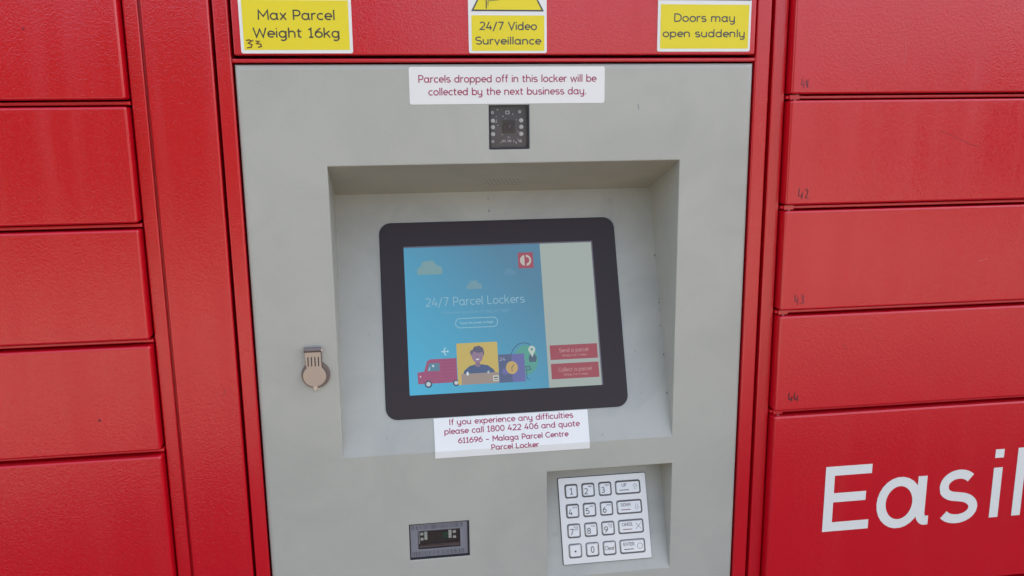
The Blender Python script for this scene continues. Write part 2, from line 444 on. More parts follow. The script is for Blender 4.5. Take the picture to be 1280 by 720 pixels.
# ------------------------------------------------------------------ ground (out of the frame, seen only in reflections)
def ground_sheet(name, x0, x1, y0, y1, z, m_):
    g = MB(); g.face([(x0, y0, z), (x1, y0, z), (x1, y1, z), (x0, y1, z)])
    return g.build(name, m_, None, kind='structure')
ASPH = mat('asphalt', (0.105, 0.082, 0.070), 0.9); peel(ASPH, 90, 0.5, 0.004, 0, (0.13, 0.105, 0.09), 0.6)
CONC = mat('concrete_paving', (0.26, 0.215, 0.17), 0.9); peel(CONC, 60, 0.3, 0.003, 0, (0.21, 0.17, 0.13), 0.7)
ground_sheet('ground', -400, 400, -400, 400, -Z0, ASPH)
pg_ = MB(); pg_.face([(x, y, -Z0 + 0.004) for x, y in ((-40, 3.0), (-40, -26), (60, -26), (60, -22), (5, -5.2), (-1.5, -2.7), (-5, -1.0), (-9, 3.0))])  # pale paving added out of view, edge shaped for the door reflections
pg_.build('reflection_paving', CONC, None, kind='structure')
# unseen block added behind the lockers to shade them and the near paving
bl = MB(); bl.box(-12, 3.6, 0.56, 6.0, -Z0, 4.2); bl.box(3.6, 16, 0.56, 6.0, -Z0, 5.3)
bl.build('shade_building', mat('shade_wall', (0.45, 0.42, 0.37), 0.85), None, kind='structure')
# bank added out of view at left to darken the door reflections
hb = MB(); rh = random.Random(2)
hx = [-26 + 1.0 * k for k in range(27)]
prof = [(-7.9, -Z0), (-8.2, -0.6), (-8.5, 0.7), (-9.0, 1.7), (-11.5, 1.9), (-15, 0.9), (-18, -Z0)]
hv = [[(x + rh.uniform(-.2, .2), y + rh.uniform(-.25, .25), z + (rh.uniform(-.25, .25) if z > -1 else 0)) for y, z in prof] for x in hx]
for a_, b_ in zip(hv, hv[1:]):
    for k in range(len(prof) - 1): hb.face([a_[k], b_[k], b_[k + 1], a_[k + 1]])
hv = [[(x + rh.uniform(-.2, .2), y + rh.uniform(-.25, .25), z + (rh.uniform(-.25, .25) if z > -1 else 0)) for y, z in [(y_, -Z0 + (z_ + Z0) * 0.75) for y_, z_ in prof]] for x in [10.8 + k for k in range(7)]]  # second bank, added to darken the far-right reflections
for a_, b_ in zip(hv, hv[1:]):
    for k in range(len(prof) - 1): hb.face([a_[k], b_[k], b_[k + 1], a_[k + 1]])
hb.build('unseen_dark_bank', peel(mat('dark_bank', (0.035, 0.05, 0.02), 0.9), 8, 1.0, 0.1, 0, (0.02, 0.03, 0.012), 0.9), None, kind='structure')

# ------------------------------------------------------------------ locker banks
ROWS = [0.5503, 0.2843, 0.1513, 0.0183, -0.1147, -0.2477, -0.3807, -0.6467, -0.9127, -1.1787]
TOP = 0.5503; BOT = -1.1787
FACE = -0.014
def locker_bank(xf0, xf1, xd0, xd1, label, door_labels, hinge_side):
    """xf0/xf1 outer edges of the cabinet, xd0/xd1 door edges"""
    t = thing('locker_bank', label, 'lockers', ((xf0 + xf1) / 2, 0.25, -Z0 + 0.004), None)
    # body shell
    b = MB()
    b.box(xf0 + 0.001, xf0 + 0.003, 0.004, 0.52, BOT, TOP)
    b.box(xf1 - 0.003, xf1 - 0.001, 0.004, 0.52, BOT, TOP)
    b.box(xf0 + 0.003, xf1 - 0.003, 0.517, 0.52, BOT, TOP)
    b.box(xf0 + 0.003, xf1 - 0.003, 0.012, 0.517, TOP - 0.003, TOP)
    b.build('cabinet_body', RED_EDGE, t)
    rbox('plinth', xf0 + 0.01, xf1 - 0.01, 0.03, 0.50, -Z0 + 0.004, BOT, DARK, t, 0.002, 2)
    rbox('top_cap', xf0 - 0.002, xf1 + 0.002, -0.02, 0.53, TOP + 0.001, TOP + 0.04, RED_EDGE, t, 0.004, 3)
    # stiles
    for a, c in ((xf0, xd0 - 0.0020), (xd1 + 0.0020, xf1)):
        rbox('stile', a, c, 0.0, 0.03, BOT, TOP, [RED, RED_EDGE], t, 0.0016, 3, edge_mat=1)
    # back of the door openings, gap shadow put into its dark red
    d = MB(); d.box(xd0 - 0.0012, xd1 + 0.0012, 0.030, 0.034, BOT, TOP); d.build('door_recess', RED_SHADE, t)
    for k, z in enumerate(ROWS):
        rbox('rail', xd0 - 0.0010, xd1 + 0.0010, -0.0035, 0.029, z - 0.0021, z + 0.0021, RED_EDGE, t, 0.0012, 3)
        if 0 < k < len(ROWS) - 1 and hinge_side:
            hx = xd0 + 0.002 if hinge_side < 0 else xd1 - 0.014
            h = MB(); h.box(hx, hx + 0.012, -0.0065, 0.0, z - 0.0026, z + 0.0026)
            hh = h.build('hinge_bracket', RED_EDGE, t)
            mh = MB(); Mx = FRONT(0); mh.prism(ell(hx + 0.006, z - 0.0040, 0.0011, n=10), Mx, 0.0, 0.0072); mh.prism(ell(hx + 0.0095, z + 0.0037, 0.0008, n=10), Mx, 0.0, 0.006)
            mh.build('hinge_pin', STEEL, t, smooth=True)
    doors = []
    for k in range(len(ROWS) - 1):
        zt, zb = ROWS[k] - 0.0036, ROWS[k + 1] + 0.0036
        dr = rbox('door', xd0, xd1, FACE, 0.012, zb, zt, [RED, RED_EDGE], t, 0.0074, 6, corner=0.003, label=door_labels.get(k), edge_mat=1)
        doors.append(dr)
    return t, doors

left_bank, left_doors = locker_bank(-0.900, -0.3950, -0.884, -0.4125,
    'plain red parcel lockers without numbers, left of the tall filler strip', {}, 0)
right_bank, right_doors = locker_bank(0.3243, 0.846, 0.3432, 0.830,
    'red parcel lockers with pen-written numbers and large white Easily lettering', {
        2: 'red door marked 41 in faint pen', 3: 'red door marked 42 in pen', 4: 'red door marked 43 in pen',
        5: 'red door marked 44 in dark marker', 6: 'tall red door with large white Easily lettering'}, -1)

# tall filler between the left bank and the terminal
fp = thing('filler_panel', 'tall narrow blank red panel between the left lockers and the grey terminal', 'panel', (-0.3576, 0.05, -Z0 + 0.004))
rbox('panel_face', -0.3925, -0.3218, -0.0010, 0.03, BOT, TOP, [RED, RED_EDGE], fp, 0.0024, 4, edge_mat=1)
rbox('plinth', -0.390, -0.325, 0.032, 0.30, -Z0 + 0.004, BOT + 0.02, DARK, fp, 0.002, 2)
q = MB(); q.box(-0.3960, -0.3921, 0.006, 0.3, BOT, TOP); q.build('spacer', RED_EDGE, fp)

# handwriting on the right doors
def scrawl(strokes, x, z, s, w, m_, parent, y=FACE, name='handwritten_number'):
    mb = MB(); M = FRONT(y)
    for k, st in enumerate(strokes):
        mb.ribbon([(x + a * s, z + b * s) for a, b in st], w, M, 0.00022 + 0.00001 * k)
    return mb.build(name, m_, parent, fix=False)
four = [[(0.5, 9.5), (0.1, 3.6), (0.9, 2.6), (3.2, 3.0)], [(3.6, 6.2), (3.2, 0.2)]]
four_b = [[(0.8, 9.8), (0.0, 3.2), (3.4, 3.6)], [(3.0, 6.8), (2.6, -0.4)]]
def sh(st, dx): return [[(a + dx, b) for a, b in s_] for s_ in st]
two = [[(0, 7.5), (1.6, 8.6), (3.0, 7.4), (2.6, 4.6), (0.8, 1.2), (3.8, 0.6)]]
one = [[(0.6, 8.8), (0.8, 0.4)]]
three = [[(0.0, 8.0), (2.0, 9.0), (3.0, 7.4), (1.2, 5.2), (3.0, 3.6), (2.4, 1.0), (-0.2, 0.4)]]
FAINT = mat('faint_pen_ink', (0.12, 0.015, 0.03), 0.5)
scrawl(four_b + sh(one, 6.2) + [[(4.6, 8.0), (6.8, 0.6)]], 0.3550, 0.0288, 0.00115, 0.0009, FAINT, right_doors[2])
scrawl(four + sh(two, 5.6), 0.3590, -0.1040, 0.00140, 0.0010, MARKER, right_doors[3])
scrawl(four_b + sh(three, 6.4) + [[(-1.6, 9.0), (-0.6, 8.0)]], 0.3620, -0.2360, 0.00125, 0.0010, FAINT, right_doors[4])
scrawl(four + sh(four, 6.0), 0.3608, -0.3650, 0.00130, 0.0014, MARKER, right_doors[5])

# Easily
ez = MB(); ME_ = FRONT(FACE)
cap = 0.0915; base = -0.5505; s = cap / 10
def big(strokes, x0, sx=None):
    for k, st in enumerate(strokes):
        closed = isinstance(st, tuple); pts = st[1] if closed else st
        ez.ribbon([(x0 + a * (sx or s), base + b * s) for a, b in pts], 0.0131, ME_, 0.0004 + 0.00002 * (k % 3), 0, closed)
big([[(7.1, 9.35), (0.64, 9.35), (0.64, 0.64), (7.1, 0.64)], [(1.2, 5.2), (6.4, 5.2)]], 0.4198)
big([C(3.35, 3.6, 3.0, 3.35), [(7.05, 7.55), (7.05, 1.9)] + A(7.9, 1.7, 0.85, 1.25, 185, 265, 6) + [(8.5, 0.45)]], 0.4985, s * 0.95)
SB = A(3.05, 5.55, 2.35, 1.85, 38, 180, 12) + A(3.05, 5.3, 2.35, 1.45, 200, 262, 5) + A(3.15, 2.0, 2.55, 1.75, 80, 0, 8) + A(3.15, 2.0, 2.55, 1.75, -15, -148, 12)
big([SB], 0.5860)
big([[(0.62, 8.0), (0.62, 0)], [(0.62, 10.9), (0.62, 9.55)]], 0.6650)
big([[(0.62, 10.9), (0.62, 0)]], 0.6990)
big([[(0.8, 8.0)] + A(3.5, 3.4, 2.7, 2.8, 180, 350, 12) + [(6.2, 3.8)], [(6.2, 8.0), (6.2, -0.7)] + A(3.5, -0.7, 2.7, 2.4, 0, -140, 10)], 0.7180)
ez.build('lettering', LETTERWHITE, right_doors[6], fix=False)

# ------------------------------------------------------------------ the terminal
tm = thing('parcel_terminal', 'grey parcel locker terminal with touch screen, steel keypad and red frame', 'kiosk', (0.0, 0.25, -Z0 + 0.004))
b = MB()
b.box(-0.3187, -0.3160, 0.031, 0.52, BOT, TOP); b.box(0.3175, 0.3205, 0.031, 0.52, BOT, TOP)
b.box(-0.3160, 0.3175, 0.517, 0.52, BOT, TOP); b.box(-0.3160, 0.3175, 0.031, 0.517, TOP - 0.003, TOP)
b.build('cabinet_body', RED_EDGE, tm)
rbox('plinth', -0.31, 0.31, 0.035, 0.50, -Z0 + 0.004, BOT, DARK, tm, 0.002, 2)
rbox('top_cap', -0.3195, 0.3215, -0.02, 0.53, TOP + 0.001, TOP + 0.04, RED_EDGE, tm, 0.004, 3)
rbox('stile', -0.3187, -0.3020, 0.0, 0.03, BOT, TOP, [RED, RED_EDGE], tm, 0.0022, 4, edge_mat=1)
rbox('stile', 0.3020, 0.3205, 0.0, 0.03, BOT, TOP, [RED, RED_EDGE], tm, 0.0022, 4, edge_mat=1)
rbox('rail', -0.3018, 0.3018, 0.0005, 0.030, 0.0606, 0.0652, RED_EDGE, tm, 0.0015, 3)
rbox('sign_panel', -0.2985, 0.2990, -0.0040, 0.018, 0.0682, TOP - 0.002, [RED, RED_EDGE], tm, 0.0042, 5, corner=0.002,
     label='wide red panel that carries the yellow warning signs', edge_mat=1)

# grey front with its two sunk bays
GX0, GX1, GZ1, GZ0 = -0.3000, 0.3000, 0.0588, BOT + 0.002
SX0, SX1, SZT, SZI, SD, SZB = -0.2055, 0.2112, -0.0540, -0.0968, 0.117, -0.4070
KX0, KX1, KZT, KD, KZB = 0.0472, 0.2125, -0.4439, 0.056, -0.5920
CX0, CX1, CZ0, CZ1 = -0.0193, 0.0277, -0.0378, 0.0124
BX0, BX1, BZ0, BZ1 = -0.1290, -0.0533, -0.5505, -0.5020
def make_front():
    holes = [(SX0, SX1, SZB, SZT), (KX0, KX1, KZB, KZT), (CX0, CX1, CZ0, CZ1), (BX0, BX1, BZ0, BZ1)]
    xs = sorted({GX0, GX1} | {h[0] for h in holes} | {h[1] for h in holes})
    zs = sorted({GZ0, GZ1} | {h[2] for h in holes} | {h[3] for h in holes})
    g = MB()
    for xa, xb in zip(xs, xs[1:]):
        for za, zb in zip(zs, zs[1:]):
            cx, cz = (xa + xb) / 2, (za + zb) / 2
            if any(h[0] < cx < h[1] and h[2] < cz < h[3] for h in holes): continue
            g.face([(xa, 0, za), (xb, 0, za), (xb, 0, zb), (xa, 0, zb)])
    # screen bay
    inx = [x for x in xs if SX0 <= x <= SX1]
    for xa, xb in zip(inx, inx[1:]):
        g.face([(xa, 0, SZT), (xa, SD, SZI), (xb, SD, SZI), (xb, 0, SZT)], 0)
        g.face([(xa, 0, SZB), (xb, 0, SZB), (xb, SD, SZI), (xa, SD, SZI)], 1)
    g.face([(SX0, 0, SZB), (SX0, SD, SZI), (SX0, 0, SZT)], 0)
    g.face([(SX1, 0, SZT), (SX1, SD, SZI), (SX1, 0, SZB)], 0)
    # keypad bay
    inx = [x for x in xs if KX0 <= x <= KX1]
    inz = [z for z in zs if KZB <= z <= KZT]
    for xa, xb in zip(inx, inx[1:]):
        g.face([(xa, 0, KZT), (xa, KD, KZT), (xb, KD, KZT), (xb, 0, KZT)], 0)
        g.face([(xa, 0, KZB), (xb, 0, KZB), (xb, KD, KZT), (xa, KD, KZT)], 1)
    g.face([(KX0, KD, KZT)] + [(KX0, 0, z) for z in reversed(inz)], 0)
    g.face([(KX1, KD, KZT)][::-1] + [(KX1, 0, z) for z in inz], 0)
    # camera and scanner pockets
    for (xa, xb, za, zb), dd in ((holes[2], 0.022), (holes[3], 0.012)):
        g.face([(xa, 0, za), (xa, dd, za), (xa, dd, zb), (xa, 0, zb)]); g.face([(xb, 0, zb), (xb, dd, zb), (xb, dd, za), (xb, 0, za)])
        g.face([(xa, 0, zb), (xa, dd, zb), (xb, dd, zb), (xb, 0, zb)]); g.face([(xa, 0, za), (xb, 0, za), (xb, dd, za), (xa, dd, za)])
    # returned outer edges
    dd = 0.016
    for xa in (GX0, GX1):
        for za, zb in zip(zs, zs[1:]): g.face([(xa, 0, za), (xa, 0, zb), (xa, dd, zb), (xa, dd, za)])
    for za in (GZ0, GZ1):
        for xa, xb in zip(xs, xs[1:]): g.face([(xa, 0, za), (xa, dd, za), (xb, dd, za), (xb, 0, za)])
    me = bpy.data.meshes.new('front_panel')
    me.from_pydata(g.v, [], g.f); me.polygons.foreach_set('material_index', g.m)
    bm = bmesh.new(); bm.from_mesh(me)
    bmesh.ops.remove_doubles(bm, verts=bm.verts, dist=1e-5)
    bmesh.ops.recalc_face_normals(bm, faces=bm.faces)
    f0 = [f for f in bm.faces if abs(f.normal.y) > 0.99 and abs(f.calc_center_median().y) < 1e-6][0]
    if f0.normal.y > 0: bmesh.ops.reverse_faces(bm, faces=bm.faces)
    def on_rim(e):
        a, c = e.verts
        if abs(a.co.y) > 1e-6 or abs(c.co.y) > 1e-6: return False
        for k, vals in ((0, (GX0, GX1)), (2, (GZ0, GZ1))):
            for q_ in vals:
                if abs(a.co[k] - q_) < 1e-6 and abs(c.co[k] - q_) < 1e-6: return True
        return False
    rim = [e for e in bm.edges if on_rim(e)]
    bmesh.ops.bevel(bm, geom=rim, offset=0.0055, segments=5, profile=0.5, affect='EDGES', clamp_overlap=True)
    bay = []
    for e in bm.edges:
        a, c = e.verts
        if abs(a.co.y) > 1e-5 or abs(c.co.y) > 1e-5 or len(e.link_faces) != 2: continue
        if max(abs(a.co.x), abs(c.co.x)) > 0.25 or min(a.co.z, c.co.z) < -0.9: continue
        if e.calc_face_angle(0) > R(30): bay.append(e)
    bmesh.ops.bevel(bm, geom=bay, offset=0.0010, segments=2, profile=0.5, affect='EDGES', clamp_overlap=True)
    bm.to_mesh(me); bm.free()
    me.materials.append(GREY); me.materials.append(GREY_WORN)
    o = link('front_panel', me, (0, 0, 0), tm, weighted=True, fix=False, label='grey metal front with two sunk bays')
    
    for p in me.polygons:                      # only the rounded outer rim is smooth
        c = p.center
        p.use_smooth = abs(abs(c.x) - 0.3) < 0.0054 or c.z > GZ1 - 0.0054
    return o
front = make_front()
MF = FRONT(0.0)
MS = SLOPE(SZI, SD, SZB)
MK = SLOPE(KZT, KD, KZB)

# speaker perforations in the sloping head of the screen bay
def MC(u, t, h=0.0):   # t runs 0..1 from the front edge inwards
    nrm = Vector((0, -(SZT - SZI), -SD)).normalized()
    return Vector((u, SD * t, SZT + (SZI - SZT) * t)) + nrm * h
sp = MB()
for r_ in range(4):
    for c_ in range(10):
        u = -0.017 + c_ * 0.0050 + (r_ % 2) * 0.0025; t_ = 0.56 + r_ * 0.060
        if abs(c_ - 4.5) > 4.2 and r_ in (0, 3): continue
        sp.face([MC(u + 0.0010 * math.cos(a * math.pi / 4), t_ + 0.0085 * math.sin(a * math.pi / 4), 0.0002) for a in range(8)])
sp.build('speaker_perforation', GROOVE, tm, fix=False)

# screen bezel and display
bz = MB()
bo = rrect(-0.1510, 0.1562, 0.0428, 0.2915, 0.0140, 8)
su0, su1, sv0, sv1 = -0.1217, 0.1258, 0.0710, 0.2607
bi = rrect(su0, su1, sv0, sv1, 0.0006, 8)
bz.ring(bo, bi, MS, -0.001, 0.0016)
bezel = bz.build('screen_bezel', BEZEL, tm, fix=False)
gk = MB(); gk.ring(rrect(-0.1520, 0.1572, 0.0418, 0.2925, 0.0150, 8), rrect(-0.1508, 0.1560, 0.0430, 0.2913, 0.0139, 8), MS, 0, 0.0004)
gk.build('gasket', RUBBER, bezel, fix=False)
lp = MB(); lp.box(0, 0, 0, 0, 0, 0) if False else None
for a, c, d_, e_ in ((su0, su1, sv1 - 0.0016, sv1 - 0.0002), (su1 - 0.0016, su1 - 0.0002, sv0, sv1 - 0.0017)):
    lp.prism([(a, d_), (c, d_), (c, e_), (a, e_)], MS, 0.0005, 0.0013)
lp.build('inner_lip', mat('lip_plastic', (0.16, 0.12, 0.14), 0.4), bezel, fix=False)

ds = MB(); H = 0.0006
ds.face([MS(su0, sv0, H), MS(0.0553, sv0, H), MS(0.0553, sv1, H), MS(su0, sv1, H)], 0)
ds.face([MS(0.0553, sv0, H), MS(su1, sv0, H), MS(su1, sv1, H), MS(0.0553, sv1, H)], 1)
BLUE = mat('lit_blue', (0.012, 0.014, 0.016), 0.30, emit=(0.05, 0.3, 0.5), estr=SCREEN_K)
nt, N, L, bb = nodes(BLUE)
tc = N.new('ShaderNodeTexCoord'); sep = N.new('ShaderNodeSeparateXYZ'); L.new(tc.outputs['Object'], sep.inputs[0])
ad = N.new('ShaderNodeMath'); ad.operation = 'ADD'; L.new(sep.outputs['X'], ad.inputs[0]); L.new(sep.outputs['Z'], ad.inputs[1])
rp = N.new('ShaderNodeValToRGB'); mr = N.new('ShaderNodeMapRange'); mr.inputs['From Min'].default_value = -0.2; mr.inputs['From Max'].default_value = 0.08
L.new(ad.outputs[0], mr.inputs['Value']); L.new(mr.outputs['Result'], rp.inputs[0])
rp.color_ramp.elements[0].color = lin(72, 178, 215); rp.color_ramp.elements[1].color = lin(80, 128, 154)  # ramp greys toward the upper right, painting in the glass reflection
L.new(rp.outputs[0], bb.inputs['Emission Color'])
PALE = scr(166, 176, 167)
disp = ds.build('display', [BLUE, PALE], tm, fix=False, label='lit display with blue parcel artwork and pale sidebar')
hc = [0]
def art(name, polys, ribs=()):
    """polys: (outline, colour); drawn one above the other on the display"""
    mb = MB(); mats = []
    def mi(c):
        k = scr(*c)
        if k not in mats: mats.append(k)
        return mats.index(k)
    for o, c in polys:
        hc[0] += 1
        mb.face([MS(u, v, H + 0.00001 * (hc[0] % 60) + 0.00003) for u, v in o], mi(c))
    for P, w, c in ribs:
        hc[0] += 1
        mb.ribbon(P, w, MS, H + 0.00001 * (hc[0] % 60) + 0.00003, mi(c))
    return mb.build(name, mats, disp, fix=False)
def rect(u0, u1, v0, v1): return [(u0, v0), (u1, v0), (u1, v1), (u0, v1)]
def cloud(cx, cy, s):
    return [(cx + s * a, cy + s * b_) for a, b_ in ((-1.05, -0.55), (1.05, -0.55), (1.1, -0.15), (0.95, 0.15), (0.55, 0.3), (0.4, 0.6), (0.05, 0.75), (-0.15, 0.6), (-0.35, 0.7), (-0.65, 0.55), (-0.75, 0.2), (-1.05, 0.05), (-1.15, -0.3))]
art('cloud_graphic', [(cloud(-0.0893, 0.2315, 0.0145), (120, 158, 160))])
art('cloud_graphic', [(cloud(-0.0332, 0.2075, 0.0090), (112, 152, 165))])
art('cloud_graphic', [(cloud(0.0135, 0.2230, 0.0070), (88, 138, 165))])
# emblem
lx, ly = 0.0355, 0.2376
art('emblem', [(rect(0.0255, 0.0455, 0.2272, 0.2480), (160, 66, 76)),
    (ell(lx - 0.0007, ly, 0.0068, 0.0072, 16, 97, 263), (192, 184, 172)),
    ([(lx + 0.0005, ly + 0.0072)] + ell(lx + 0.0007, ly, 0.0066, 0.0072, 18, 85, -85) + [(lx + 0.0005, ly - 0.0072)] + [(lx + 0.0016, ly - 0.0038)] + ell(lx + 0.0014, ly + 0.0002, 0.0034, 0.0040, 14, -70, 88) + [(lx + 0.0005, ly + 0.0045)], (192, 184, 172))])
# van
art('van_graphic', [
    ([(-0.1105, 0.0845), (-0.0612, 0.0845), (-0.0612, 0.1150), (-0.0945, 0.1150), (-0.0985, 0.1125), (-0.1025, 0.1000), (-0.1110, 0.0990)], (158, 72, 106)),
    ([(-0.0985, 0.1000), (-0.0830, 0.1000), (-0.0830, 0.1100), (-0.0960, 0.1100)], (86, 130, 150)),
    (ell(-0.0910, 0.1065, 0.0016, n=8), (190, 215, 220)), ([(-0.0975, 0.101), (-0.0955, 0.1050), (-0.0945, 0.1050), (-0.0955, 0.101)], (160, 200, 210)),
    (ell(-0.0978, 0.0840, 0.0048, n=16), (70, 78, 98)), (ell(-0.0978, 0.0840, 0.0028, n=12), (200, 205, 210)),
    (ell(-0.0630, 0.0838, 0.0042, n=16), (70, 78, 98)), (ell(-0.0630, 0.0838, 0.0024, n=12), (200, 205, 210)),
    (ell(-0.1073, 0.0938, 0.0011, n=8), (225, 190, 205))],
    [([(-0.0800, 0.1130 - 0.0042 * k), (-0.0613, 0.1130 - 0.0042 * k)], 0.0009, (150, 62, 104)) for k in range(7)])
art('aeroplane_graphic', [], [([(-0.0800, 0.1238), (-0.0705, 0.1238)], 0.0010, (190, 220, 228)), ([(-0.0745, 0.1288), (-0.0770, 0.1238), (-0.0742, 0.1188)], 0.0012, (190, 220, 228)), ([(-0.0712, 0.1255), (-0.0722, 0.1238), (-0.0712, 0.1222)], 0.0008, (190, 220, 228))])
# portrait card
px, py = -0.0345, 0.118
art('portrait_graphic', [
    (rrect(-0.0605, -0.0083, 0.0808, 0.1333, 0.0018, 3), (200, 176, 84)),
    ([(-0.0540, 0.0930), (-0.0520, 0.0985), (-0.0450, 0.1040), (-0.0385, 0.1055), (-0.0300, 0.1055), (-0.0220, 0.1040), (-0.0150, 0.0985), (-0.0120, 0.0930)], (72, 88, 124)),
    (ell(px, 0.1045, 0.0034, 0.0024, n=10), (140, 112, 132)),
    (rect(px - 0.0030, px + 0.0030, 0.1040, 0.1095), (136, 108, 130)),
    (ell(px, 0.1165, 0.0072, 0.0088, n=20), (146, 118, 138)),
    ([(px - 0.0085, 0.1150), (px - 0.0080, 0.1195), (px - 0.0105, 0.1205), (px - 0.0082, 0.1215), (px - 0.0090, 0.1240), (px - 0.0062, 0.1235), (px - 0.0035, 0.1282), (px + 0.0030, 0.1292), (px + 0.0078, 0.1262), (px + 0.0090, 0.1200), (px + 0.0076, 0.1150), (px + 0.0066, 0.1210), (px + 0.0010, 0.1200), (px - 0.0045, 0.1222), (px - 0.0068, 0.1185)], (92, 86, 108)),
    ([(px - 0.0022, 0.1120), (px, 0.1108), (px + 0.0024, 0.1122), (px + 0.0020, 0.1128), (px - 0.0018, 0.1127)], (230, 225, 225)),
    (rect(-0.0560, -0.0083, 0.0808, 0.0945), (158, 140, 128)),
    (ell(-0.0480, 0.0945, 0.0016, 0.0026, n=8), (215, 225, 230)), (ell(-0.0215, 0.0950, 0.0015, 0.0022, n=8), (170, 180, 190)),
    (rect(-0.0160, -0.0090, 0.0832, 0.0905), (205, 205, 190)), (rect(-0.0150, -0.0100, 0.0845, 0.0855), (95, 100, 105)), (rect(-0.0150, -0.0100, 0.0870, 0.0888), (95, 100, 105))],
    [([(px - 0.0005, 0.1170), (px - 0.0010, 0.1145), (px + 0.0004, 0.1142)], 0.0004, (104, 84, 104))])
art('clock_card_graphic', [
    (ell(0.0275, 0.1080, 0.0155, 0.0190, n=24), (84, 158, 140)),
    (rect(-0.0080, 0.0090, 0.0808, 0.1165), (84, 92, 124)), (rect(0.0090, 0.0255, 0.0808, 0.1165), (104, 102, 160)),
    (ell(0.0000, 0.0945, 0.0045, 0.0042, n=14), (104, 102, 160)),
    (ell(0.0088, 0.0992, 0.0076, 0.0082, n=22), (196, 166, 90)),
    ([(0.0318, 0.1050), (0.0405, 0.1050), (0.0418, 0.1110), (0.0385, 0.1160), (0.0340, 0.1160), (0.0310, 0.1110)], (74, 92, 108)),
    (ell(0.0358, 0.1210, 0.0046, 0.0048, n=16), (190, 205, 192)), ([(0.0320, 0.1190), (0.0396, 0.1190), (0.0360, 0.1110)], (190, 205, 192)), (ell(0.0358, 0.1212, 0.0018, n=10), (120, 150, 140))],
    [(ell(0.0255, 0.1075, 0.0180, 0.0225, 12, 160, 62), 0.0010, (64, 92, 110)), ([(0.0118, 0.1030), (0.0085, 0.0990), (0.0088, 0.0945)], 0.0008, (80, 70, 80)),
     ([(0.0270, 0.0990), (0.0275, 0.0840), (0.0310, 0.0832)], 0.0010, (70, 92, 120)), ([(0.0255, 0.0990), (0.0310, 0.1000), (0.0330, 0.0960), (0.0275, 0.0950)], 0.0016, (70, 110, 120))])
st = MB(); put_text(st, '24/7 Parcel Lockers', MS, -0.0965, 0.0305, 0.1820, 0.0112, 0.0010, H + 0.0001); st.build('lettering', scr(146, 186, 202), disp, fix=False)
st = MB(); put_text(st, 'Deliveries any time of day or night', MS, -0.0770, 0.0095, 0.1715, 0.0038, 0.00042, H + 0.0001); st.build('lettering', scr(112, 168, 190), disp, fix=False)
st = MB(); st.ribbon(rrect(-0.0600, -0.0060, 0.1530, 0.1650, 0.0058, 6), 0.0009, MS, H + 0.0001, 0, True)
put_text(st, 'Touch the screen to begin', MS, -0.0545, -0.0115, 0.1577, 0.0030, 0.00050, H + 0.0001); st.build('button_outline', scr(145, 190, 206), disp, fix=False)
st = MB(); put_text(st, '24', MS, -0.0068, 0.0010, 0.1085, 0.0042, 0.0006, H + 0.0008); st.build('lettering', scr(165, 170, 190), disp, fix=False)
for v0, v1, tx, tl, tr in ((0.1062, 0.1250, 'Send a parcel', 0.0715, 0.1095), (0.0815, 0.1012, 'Collect a parcel', 0.0690, 0.1120)):
    bt = MB(); bt.face([MS(0.0594, v0, H + 0.0001), MS(0.1218, v0, H + 0.0001), MS(0.1218, v1, H + 0.0001), MS(0.0594, v1, H + 0.0001)], 0)
    put_text(bt, tx, MS, tl, tr, v0 + 0.0092, 0.0052, 0.0006, H + 0.0002, 1)
    put_text(bt, 'Simply 3 or 4 steps', MS, 0.0755, 0.1070, v0 + 0.0040, 0.0026, 0.00038, H + 0.0002, 1)
    bt.build('screen_button', [scr(158, 64, 66), scr(196, 146, 144)], disp, fix=False)

# ------------------------------------------------------------------ camera window
cw = thing_cam = MB()
cw.ring(rrect(CX0 + 0.0002, CX1 - 0.0002, CZ0 + 0.0002, CZ1 - 0.0002, 0.0022, 4), rrect(CX0 + 0.0018, CX1 - 0.0018, CZ0 + 0.0018, CZ1 - 0.0018, 0.0010, 4), MF, -0.010, 0.0002)
camw = cw.build('camera_window', RUBBER, tm, fix=False, label='small square dark camera window')
bo_ = MB(); bo_.box(CX0 + 0.0004, CX1 - 0.0004, 0.0095, 0.0115, CZ0 + 0.0004, CZ1 - 0.0004); bo_.build('circuit_board', PCB, camw)
MCB = FRONT(0.0095)
lcx, lcz = 0.0046, -0.0122
for k, z in enumerate((-0.0050, -0.0125, -0.0205)):
    for x in (-0.0142, 0.0192):
        l_ = MB(); l_.prism(ell(x, z, 0.0024, n=14), MCB, 0, 0.0040); l_.prism(ell(x + 0.0006, z, 0.0014, n=10), MCB, 0.0040, 0.0052); l_.build('led', [LEDM], camw, smooth=True)
for x, z in ((-0.0142, 0.0042), (0.0180, 0.0048), (-0.0142, -0.0290), (0.0185, -0.0288)):
    l_ = MB(); l_.prism(ell(x, z, 0.0017, n=12), MCB, 0, 0.0012, 0); l_.prism(rect(x - 0.0010, x + 0.0010, z - 0.0003, z + 0.0003), MCB, 0.0012, 0.0013, 1)
    l_.build('screw', [SOLDER, GROOVE], camw)
le = MB(); le.prism(rrect(lcx - 0.0075, lcx + 0.0075, lcz - 0.0075, lcz + 0.0075, 0.001, 2), MCB, 0, 0.0020); le.prism(ell(lcx, lcz, 0.0060, n=24), MCB, 0.0020, 0.0060)
le.ring(ell(lcx, lcz, 0.0050, n=24), ell(lcx, lcz, 0.0034, n=24), MCB, 0.0060, 0.0068); le.build('lens_barrel', RUBBER, camw, smooth=True)
lg = MB()
rings = [[MCB(*p, 0.0062 + 0.0012 * math.cos(a)) for p in ell(lcx, lcz, 0.0033 * math.sin(a) + 1e-5, n=16)] for a in (0.05, 0.5, 1.0, 1.5)]
lg.face(rings[0])
